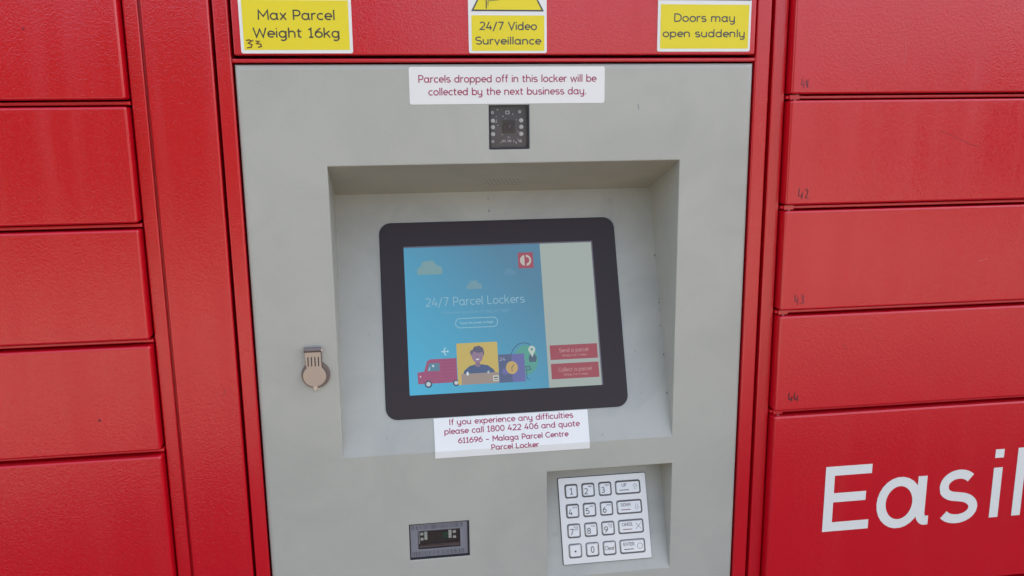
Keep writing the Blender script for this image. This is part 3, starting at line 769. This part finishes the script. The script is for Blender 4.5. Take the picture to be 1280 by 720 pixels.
for ra, rb in zip(rings, rings[1:]):
    for k in range(16): lg.face([ra[k], rb[k], rb[(k + 1) % 16], ra[(k + 1) % 16]])
lg.build('lens', GLASSD, camw, smooth=True)
cp = MB(); rr_ = random.Random(3)
for k in range(46):
    x = rr_.uniform(-0.0110, 0.0165); z = rr_.uniform(-0.032, 0.0085)
    if abs(x - lcx) < 0.0085 and abs(z - lcz) < 0.0085: continue
    a, c = rr_.choice(((0.0006, 0.0004), (0.0004, 0.0007), (0.0008, 0.0005)))
    cp.prism(rect(x - a, x + a, z - c, z + c), MCB, 0, 0.0007, rr_.choice((0, 0, 1)))
for k in range(9): cp.prism(rect(-0.0035 + k * 0.0017, -0.0027 + k * 0.0017, -0.0300, -0.0272), MCB, 0, 0.0010, 0 if k % 4 != 3 else 1)
cp.ring(rrect(0.0010, 0.0060, 0.0022, 0.0062, 0.001, 2), rrect(0.0018, 0.0052, 0.0030, 0.0054, 0.0006, 2), MCB, 0, 0.0010)
cp.build('board_components', [SOLDER, GROOVE], camw, kind='stuff', fix=False)
pn = MB(); pn.box(CX0 + 0.0019, CX1 - 0.0019, 0.0010, 0.0020, CZ0 + 0.0019, CZ1 - 0.0019); pn.build('pane', PANE, camw)

# ------------------------------------------------------------------ lock with flap
lk = MB()
lk.prism(ell(-0.2318, -0.2985, 0.0168, 0.0165, n=40), MF, 0, 0.0028)
lk.prism(rect(-0.2432, -0.2238, -0.2890, -0.2665), MF, 0, 0.0026)
lock = lk.build('lock', NICKEL_D, tm, label='round lock under a slotted metal swing cover', smooth=True)
fl = MB()
neck = [(-0.2428, -0.2700), (-0.2422, -0.2870)] + [(-0.2330 + 0.0134 * math.cos(R(a)), -0.2990 + 0.0130 * math.sin(R(a))) for a in range(128, 413, 10)] + [(-0.2244, -0.2870), (-0.2246, -0.2700)]
fl.prism(neck[::1], MF, 0.0045, 0.0064)
flap = fl.build('flap', NICKEL, lock, smooth=True)
sl_ = MB()
for k in range(4):
    x = -0.2395 + k * 0.0040
    sl_.prism(rrect(x - 0.0007, x + 0.0007, -0.2872, -0.2755, 0.0006, 3), MF, 0.0064, 0.00652)
sl_.build('slots', GROOVE, lock, fix=False)
hg = MB(); 
for k in range(12):
    a0, a1 = 2 * math.pi * k / 12, 2 * math.pi * (k + 1) / 12
    f = lambda a, x: (x, -0.0048 + 0.0034 * math.sin(a), -0.2672 + 0.0032 * math.cos(a))
    hg.face([f(a0, -0.2436), f(a1, -0.2436), f(a1, -0.2240), f(a0, -0.2240)])
hg.face([(-0.2436, -0.0048 + 0.0034 * math.sin(2 * math.pi * k / 12), -0.2672 + 0.0032 * math.cos(2 * math.pi * k / 12)) for k in range(12)])
hg.face([(-0.2240, -0.0048 + 0.0034 * math.sin(2 * math.pi * k / 12), -0.2672 + 0.0032 * math.cos(2 * math.pi * k / 12)) for k in range(11, -1, -1)])
hg.build('hinge_barrel', NICKEL_D, lock, smooth=True)
hp = MB(); hp.box(-0.2240, -0.2222, -0.0062, -0.0034, -0.2690, -0.2660); hp.build('hinge_pin', KEYSTEEL, lock)
tp = MB(); tp.prism([(-0.2362, -0.3100), (-0.2348, -0.3172), (-0.2330, -0.3180), (-0.2312, -0.3172), (-0.2300, -0.3085)], MF, 0.0005, 0.0030)
tp.prism([(-0.2296, -0.3100), (-0.2306, -0.3195), (-0.2298, -0.3195), (-0.2284, -0.3100)], MF, 0.0, 0.0012)
tp.build('flap_tab', KEYSTEEL, lock)

# ------------------------------------------------------------------ barcode scanner
ix0, ix1, iz0, iz1 = -0.1182, -0.0648, -0.5372, -0.5122
sc = MB(); sc.ring(rect(BX0 + 0.0003, BX1 - 0.0003, BZ0 + 0.0003, BZ1 - 0.0003), rect(BX0 + 0.0012, BX1 - 0.0022, BZ0 + 0.0030, BZ1 - 0.0006), MF, -0.011, -0.0006)
scan = sc.build('barcode_scanner', RUBBER, tm, fix=False, label='small barcode scanner window with striped border')
pl = MB(); pl.ring(rect(BX0 + 0.0012, BX1 - 0.0022, BZ0 + 0.0030, BZ1 - 0.0006), rect(ix0, ix1, iz0, iz1), MF, -0.0105, -0.0016); pl.build('striped_plate', LILAC, scan, fix=False)
bc = MB(); rb_ = random.Random(11)
for za, zb in ((-0.5102, -0.5044), (-0.5466, -0.5400)):
    x = BX0 + 0.0030
    while x < BX1 - 0.0075:
        w_ = rb_.choice((0.0003, 0.0003, 0.0004, 0.0007)); bc.face([MF(x, za, -0.0015), MF(x + w_, za, -0.0015), MF(x + w_, zb, -0.0015), MF(x, zb, -0.0015)], 0 if rb_.random() < 0.65 else 1)
        x += w_ + rb_.choice((0.0006, 0.0009, 0.0016))
bc.build('bar_stripes', [GROOVE, mat('faded_stripe', (0.09, 0.09, 0.11), 0.5)], scan, fix=False, kind='stuff')
MI = FRONT(0.0045)
si = MB(); si.prism(rect(ix0 - 0.001, ix1 + 0.001, iz0 - 0.001, iz1 + 0.001), MI, -0.0005, 0.0)
si.prism(rect(ix0 + 0.0015, ix1 - 0.0012, iz0 + 0.0015, iz0 + 0.0042), MI, 0.0, 0.002, 1)
si.prism(rect(ix0 + 0.0018, ix1 - 0.0012, iz0 + 0.0048, iz0 + 0.0056), MI, 0.0, 0.002, 1)
si.prism(rect(ix0 + 0.0008, ix0 + 0.0022, iz0 + 0.007, iz1 - 0.001), MI, 0.0, 0.002, 2)
si.prism(rect(-0.0870, -0.0790, -0.5255, -0.5170), MI, 0.0, 0.0006, 3)
si.build('scanner_interior', [BROWN, mat('brown_ledge', (0.22, 0.15, 0.14), 0.4), SOLDER, GREENPCB], scan, fix=False)
for cx_, n_ in ((-0.1132, 2), (-0.1082, 3), (-0.0776, 3), (-0.0720, 2)):
    cc = MB()
    for k in range(n_):
        zc = -0.5160 - k * (0.0070 if n_ == 2 else 0.0038) - (0.0012 if n_ == 2 else 0)
        cc.prism(rect(cx_ - 0.0019, cx_ + 0.0019, zc - 0.0016, zc + 0.0016), MI, 0, 0.0016)
    cc.build('led_block', mat('led_white', (0.92, 0.90, 0.80), 0.4) if cx_ == -0.1132 else bpy.data.materials['led_white'], scan, fix=False)
pn = MB(); pn.box(ix0, ix1, 0.0019, 0.0024, iz0, iz1); pn.build('pane', PANE, scan)

# ------------------------------------------------------------------ keypad
kp = MB(); kp.prism(rrect(0.0701, 0.1893, 0.0152, 0.1259, 0.0016, 3), MK, 0, 0.0022)
keypad = kp.build('keypad', STEEL, tm, fix=False, label='steel keypad with sixteen engraved keys')
ko = MB(); ko.ring(rrect(0.0694, 0.1900, 0.0145, 0.1266, 0.0020, 3), rrect(0.0702, 0.1892, 0.0153, 0.1258, 0.0015, 3), MK, 0, 0.0008)
ko.build('gasket', RUBBER, keypad, fix=False)
KU = (0.0867, 0.1097, 0.1329); KV = (0.1085, 0.0828, 0.0573, 0.0318)
def key(cu_, cv_, w_, draw):
    g = MB(); hw, hh = w_ / 2, 0.0093
    g.ring(rrect(cu_ - hw, cu_ + hw, cv_ - hh, cv_ + hh, 0.0032, 5), rrect(cu_ - hw + 0.0012, cu_ + hw - 0.0012, cv_ - hh + 0.0012, cv_ + hh - 0.0012, 0.0026, 5), MK, 0.0022, 0.00235, 1)
    lo = rrect(cu_ - hw + 0.0012, cu_ + hw - 0.0012, cv_ - hh + 0.0012, cv_ + hh - 0.0012, 0.0025, 5)
    hi = rrect(cu_ - hw + 0.0023, cu_ + hw - 0.0023, cv_ - hh + 0.0023, cv_ + hh - 0.0023, 0.0016, 5)
    n_ = len(lo)
    for k in range(n_):                        # dished-in sides, then the raised flat top
        k2 = (k + 1) % n_
        g.face([MK(*lo[k], 0.0026), MK(*lo[k2], 0.0026), MK(*hi[k2], 0.0034), MK(*hi[k], 0.0034)], 4)
        g.face([MK(*lo[k], 0.0022), MK(*lo[k2], 0.0022), MK(*lo[k2], 0.0026), MK(*lo[k], 0.0026)], 4)
    g.face([MK(u, v, 0.0034) for u, v in hi], 0)
    draw(g, cu_, cv_); g.build('key', [KEYSTEEL, KEYGAP, INK, mat('red_bar', (0.22, 0.05, 0.04), 0.5) if 'red_bar' not in bpy.data.materials else bpy.data.materials['red_bar'], KEYSIDE], keypad, fix=False)
def digit(ch, small=None, small2=None, dx=-0.0030, dy=-0.0006):
    def d(g, u, v):
        if small is None: put_text(g, ch, MK, u - 0.0021, u + 0.0021, v - 0.0042, 0.0084, 0.0010, 0.00345, 2); return
        put_text(g, ch, MK, u + dx - 0.0022, u + dx + 0.0022, v - 0.0052, 0.0078, 0.0010, 0.00345, 2)
        put_text(g, small, MK, u - 0.0002, u + 0.0056, v + 0.0036, 0.0019, 0.00035, 0.00345, 2)
        if small2: put_text(g, small2, MK, u + 0.0010, u + 0.0052, v + 0.0008, 0.0019, 0.00035, 0.00345, 2)
    return d
def word(t, icon, mi=2):
    def d(g, u, v):
        hw = min(0.0075, 0.00165 * len(t))
        put_text(g, t, MK, u - 0.0055 - hw * 0.9, u - 0.0055 + hw * 1.05, v + 0.0010, 0.0042, 0.00060, 0.00345, 2)
        g.ribbon([(u - 0.0120, v - 0.0034), (u + 0.0010, v - 0.0034)], 0.0010, MK, 0.00345, mi)
        cx_ = u + 0.0098
        if icon == 'x':
            g.ribbon([(cx_ - 0.0036, v - 0.0040), (cx_ + 0.0040, v + 0.0044)], 0.0005, MK, 0.00345, 2); g.ribbon([(cx_ - 0.0036, v + 0.0044), (cx_ + 0.0040, v - 0.0040)], 0.0005, MK, 0.00346, 2)
        elif icon == 'o': g.ribbon(ell(cx_, v, 0.0036, n=18), 0.0005, MK, 0.00345, 2, True)
        elif icon == 'u': g.ribbon([(cx_ - 0.0012, v - 0.0036), (cx_ - 0.0012, v + 0.0010), (cx_ - 0.0028, v + 0.0010), (cx_, v + 0.0042), (cx_ + 0.0028, v + 0.0010), (cx_ + 0.0012, v + 0.0010), (cx_ + 0.0012, v - 0.0036)], 0.0004, MK, 0.00345, 2)
        else: g.ribbon([(cx_ - 0.0012, v + 0.0036), (cx_ - 0.0012, v - 0.0010), (cx_ - 0.0028, v - 0.0010), (cx_, v - 0.0042), (cx_ + 0.0028, v - 0.0010), (cx_ + 0.0012, v - 0.0010), (cx_ + 0.0012, v + 0.0036)], 0.0004, MK, 0.00345, 2)
    return d
KW = 0.0180
rowsk = [[digit('1'), digit('2', 'ABC'), digit('3', 'DEF'), word('UP', 'u')],
         [digit('4', 'GHI'), digit('5', 'JKL'), digit('6', 'MNO'), word('DOWN', 'd', 3)],
         [digit('7', 'PQ', 'RS'), digit('8', 'TUV'), digit('9', 'WX', 'YZ'), word('CANCEL', 'x', 3)],
         [None, digit('0'), None, word('ENTER', 'o')]]
rowsk[3][0] = lambda g, u, v: g.face([MK(u + a, v + c, 0.00345) for a, c in ell(0, -0.0006, 0.0013, n=12)], 2)
rowsk[3][2] = lambda g, u, v: put_text(g, 'Clear', MK, u - 0.0064, u + 0.0064, v - 0.0024, 0.0052, 0.0006, 0.00345, 2)
for r_, v_ in enumerate(KV):
    for c_ in range(3): key(KU[c_], v_, KW, rowsk[r_][c_])
    key(0.1642, v_, 0.0350, rowsk[r_][3])

# small marks and chips on the grey paint
def mark(pts, M, m_, name='paint_chip'):
    g = MB(); g.face([M(u, v, 0.0002) for u, v in pts]); return g.build(name, m_, front, fix=False)
SCUFF = mat('scuff_mark', (0.30, 0.29, 0.26), 0.5); BLUEPEN = mat('blue_pen', (0.06, 0.06, 0.16), 0.5)
mark([(0.1576, 0.0120), (0.1584, 0.0060), (0.1600, 0.0058), (0.1594, 0.0100), (0.1588, 0.0125)], MF, SCUFF)
mark([(-0.0096, 0.3205), (-0.0086, 0.3205), (-0.0086, 0.3228), (-0.0094, 0.3228)], MS, BLUEPEN, 'pen_mark')
mark([(-0.0094, 0.3040), (-0.0080, 0.3038), (-0.0083, 0.3072), (-0.0089, 0.3072)], MS, BLUEPEN, 'pen_mark')
rm = random.Random(5)
for k in range(7):
    v = rm.uniform(0.05, 0.25); u = 0.2098 + rm.uniform(-0.0006, 0.0003); a = rm.uniform(0.0003, 0.0006)
    mark([(u - a, v - 2 * a), (u + a, v - 2 * a), (u + a, v + 2 * a), (u - a, v + 2 * a)], MS, GROOVE)
for u, v in ((-0.1690, 0.150), (-0.152, 0.020), (0.172, 0.112), (0.176, 0.058), (0.120, 0.008)):
    mark([(u + 0.0009 * math.cos(a), v + 0.0012 * math.sin(a)) for a in (0, 1, 2, 3, 4, 5)], MS, SCUFF)

DKRED = mat('chipped_red', (0.16, 0.008, 0.014), 0.6); PALERED = mat('rubbed_red', (0.62, 0.10, 0.11), 0.5)
def red_mark(parent, y, x, z, s_, m_, kind_):
    g = MB(); M = FRONT(y)
    if kind_ == 'dot': g.face([M(x + s_ * (1 + 0.3 * (a % 2)) * math.cos(a), z + s_ * math.sin(a), 0.00015) for a in range(6)])
    else: g.ribbon([(x + s_ * a, z + s_ * b_) for a, b_ in kind_], 0.00045, M, 0.00015)
    g.build('paint_chip', m_, parent, fix=False)
red_mark(left_doors[2], FACE, -0.5060, 0.0945, 0.0012, DKRED, 'dot')
for x, z, s_ in ((-0.4450, 0.0300, 0.0006), (-0.4720, 0.0890, 0.0005), (-0.4310, 0.1210, 0.0005)): red_mark(left_doors[2], FACE, x, z, s_, PALERED, 'dot')
for x, z, s_ in ((-0.4600, -0.0350, 0.0005), (-0.5100, -0.0800, 0.0006)): red_mark(left_doors[3], FACE, x, z, s_, DKRED, 'dot')
red_mark(left_doors[5], FACE, -0.4750, -0.3360, 0.0016, DKRED, 'dot')
red_mark(bpy.data.objects['panel_face'], -0.0010, -0.3390, -0.3140, 0.0030, DKRED, [(0, 1.2), (0.5, 0.6), (0.2, -0.8), (-0.4, -1.2)])
red_mark(right_doors[3], FACE, 0.5400, -0.0420, 0.03, DKRED, [(0, 0.6), (0.7, 0.35), (1.5, 0.0), (1.9, -0.05)])
red_mark(right_doors[2], FACE, 0.4850, 0.0620, 0.01, PALERED, [(0, 2.0), (0.15, 0.9), (0.1, -0.6)])
red_mark(right_doors[4], FACE, 0.6100, -0.1900, 0.01, PALERED, [(0, 0), (1.2, 0.3)])
red_mark(right_doors[5], FACE, 0.4300, -0.2900, 0.01, DKRED, [(0, 0), (0.5, -0.9)])
for x, z, s_ in ((0.4210, -0.1990, 0.0005), (0.6150, -0.3000, 0.0006), (0.5210, -0.3350, 0.0005)): red_mark(right_doors[4 if z > -0.24 else 5], FACE, x, z, s_, DKRED, 'dot')

# ------------------------------------------------------------------ signs and stickers (things of their own)
SY = -0.0040
def sign(x0, x1, z0, z1, r, label, cat, name='warning_sign', group='yellow warning signs', y=SY, thick=0.0009):
    t = thing(name, label, cat, ((x0 + x1) / 2, y, (z0 + z1) / 2), group)
    M = FRONT(y); g = MB(); g.prism(rrect(x0, x1, z0, z1, r, 4), M, 0.00005, thick); g.build('backing', WHITE, t, fix=False)
    return t, M
def block(t, M, outline, m_, name, h):
    g = MB(); g.face([M(u, v, h) for u, v in outline]); return g.build(name, m_, t, fix=False)
k = 0.996   # face stands 4 mm in front of the frame
t1, M1 = sign(-0.2903, -0.1704, 0.0702, 0.1300, 0.0022, 'yellow sign reading Max Parcel Weight 16kg, left end of the top panel', 'sign')
block(t1, M1, rect(-0.2870, -0.1737, 0.0738, 0.1262), YELLOW, 'yellow_field', 0.00105)
lettering('Max Parcel', M1, -0.2704, -0.1886, 0.1054, 0.0106, 0.00152, 0.00115, INK, t1)
lettering('Weight 16kg', M1, -0.2762, -0.1842, 0.0868, 0.0104, 0.00152, 0.00115, INK, t1)
g = MB()
for q_, st_ in enumerate([[(0, 8.6), (3, 9.4), (5, 8), (2, 5.6), (5.5, 3.8), (4.5, 1), (0.5, 0.2)], [(9, 8.0), (12.5, 7.6), (10, 5.2), (14, 4.4), (14.5, 2), (11, 0.6)], [(3.5, 7.0), (7, 9.0)]]):
    g.ribbon([(-0.2845 + a * 0.00110, 0.0758 + b_ * 0.00092) for a, b_ in st_], 0.0014, M1, 0.00120 + 0.00001 * q_)
g.build('handwriting', BROWNINK, t1, fix=False)

t2, M2 = sign(-0.0415, 0.0478, 0.0702, 0.2050, 0.0020, 'narrow yellow sign reading 24/7 Video Surveillance under a triangle, middle of the top panel', 'sign')
block(t2, M2, rect(-0.0381, 0.0450, 0.0728, 0.1113), YELLOW, 'yellow_field', 0.00105)
lettering('24/7 Video', M2, -0.0288, 0.0362, 0.0955, 0.0088, 0.00136, 0.00115, GREYINK, t2)
lettering('Surveillance', M2, -0.0337, 0.0409, 0.0797, 0.0084, 0.00136, 0.00115, GREYINK, t2)
tri = [(-0.0368, 0.1166), (0.0433, 0.1166), (0.0033, 0.1900)]
block(t2, M2, tri, YELLOW, 'triangle_field', 0.00105)
g = MB(); g.ribbon(tri, 0.0016, M2, 0.00118, 0, True); g.build('triangle_outline', GREYINK, t2, fix=False)
g = MB()
g.ribbon([(-0.0210, 0.1185), (-0.0210, 0.1420)], 0.0012, M2, 0.00117); g.ribbon([(-0.0190, 0.1220), (-0.0190, 0.1268), (-0.0060, 0.1280)], 0.0007, M2, 0.00118)
g.face([M2(u, v, 0.00119) for u, v in [(-0.0080, 0.1290), (0.0210, 0.1350), (0.0180, 0.1500), (-0.0110, 0.1440)]])
g.build('surveillance_symbol', GREYINK, t2, fix=False)

t3, M3 = sign(0.1786, 0.2920, 0.0718, 0.1900, 0.0020, 'yellow sign reading Doors may open suddenly, right end of the top panel', 'sign')
block(t3, M3, rect(0.1819, 0.2894, 0.0751, 0.1246), YELLOW, 'yellow_field', 0.00105)
lettering('Doors may', M3, 0.1984, 0.2724, 0.1052, 0.0092, 0.00138, 0.00115, GREYINK, t3)
lettering('open suddenly', M3, 0.1852, 0.2852, 0.0880, 0.0088, 0.00138, 0.00115, GREYINK, t3)
tri = [(0.1822, 0.1305), (0.2891, 0.1305), (0.2357, 0.1850)]
block(t3, M3, tri, YELLOW, 'triangle_field', 0.00105)
g = MB(); g.ribbon(tri, 0.0026, M3, 0.00118, 0, True); g.build('triangle_outline', GREYINK, t3, fix=False)

t4, M4 = sign(-0.1098, 0.1174, 0.0140, 0.0556, 0.0026, 'white sticker with crimson text about parcels dropped off, above the small camera window', 'sticker', 'sticker', None, 0.0, 0.0004)
lettering('Parcels dropped off in this locker will be', M4, -0.0991, 0.1070, 0.0382, 0.0083, 0.00122, 0.0005, MAGENTA, t4)
lettering('collected by the next business day.', M4, -0.0880, 0.0958, 0.0240, 0.0083, 0.00122, 0.0005, MAGENTA, t4)

# the lower sticker is folded over the bottom edge of the sloping bay
t5 = thing('sticker', 'white sticker with crimson help line text, folded below the touch screen', 'sticker', (0.0044, 0.0, -0.395))
def MFOLD(u, v, h=0.0):
    if v >= 0: return MS(u, v, h)
    n_s = MS(0, 0, 1) - MS(0, 0, 0); n_f = Vector((0, -1, 0)); 
    return Vector((u, 0, SZB + v)) + n_f * h
g = MB(); us = [-0.0935 + 0.1962 * k_ / 24 for k_ in range(25)]; vs = [-0.0085, -0.004, 0.0, 0.004, 0.02, 0.0410]
for ua, ub in zip(us, us[1:]):
    for va, vb in zip(vs, vs[1:]):
        g.face([MFOLD(ua, va, 0.0006), MFOLD(ub, va, 0.0006), MFOLD(ub, vb, 0.0006), MFOLD(ua, vb, 0.0006)])
g.build('backing', WHITE, t5)
for tx, ul, ur, vb_, cp_ in (('If you experience any difficulties', -0.0740, 0.0833, 0.0317, 0.0074), ('please call 1800 422 406 and quote', -0.0805, 0.0910, 0.0206, 0.0074),
                        ('611696 - Malaga Parcel Centre', -0.0640, 0.0755, 0.0088, 0.0068), ('Parcel Locker', -0.0230, 0.0370, -0.0018, 0.0064)):
    g = MB(); put_text(g, tx, MFOLD, ul, ur, vb_, cp_, 0.00118, 0.00072, sub=True); g.build('lettering', MAGENTA, t5, fix=False)
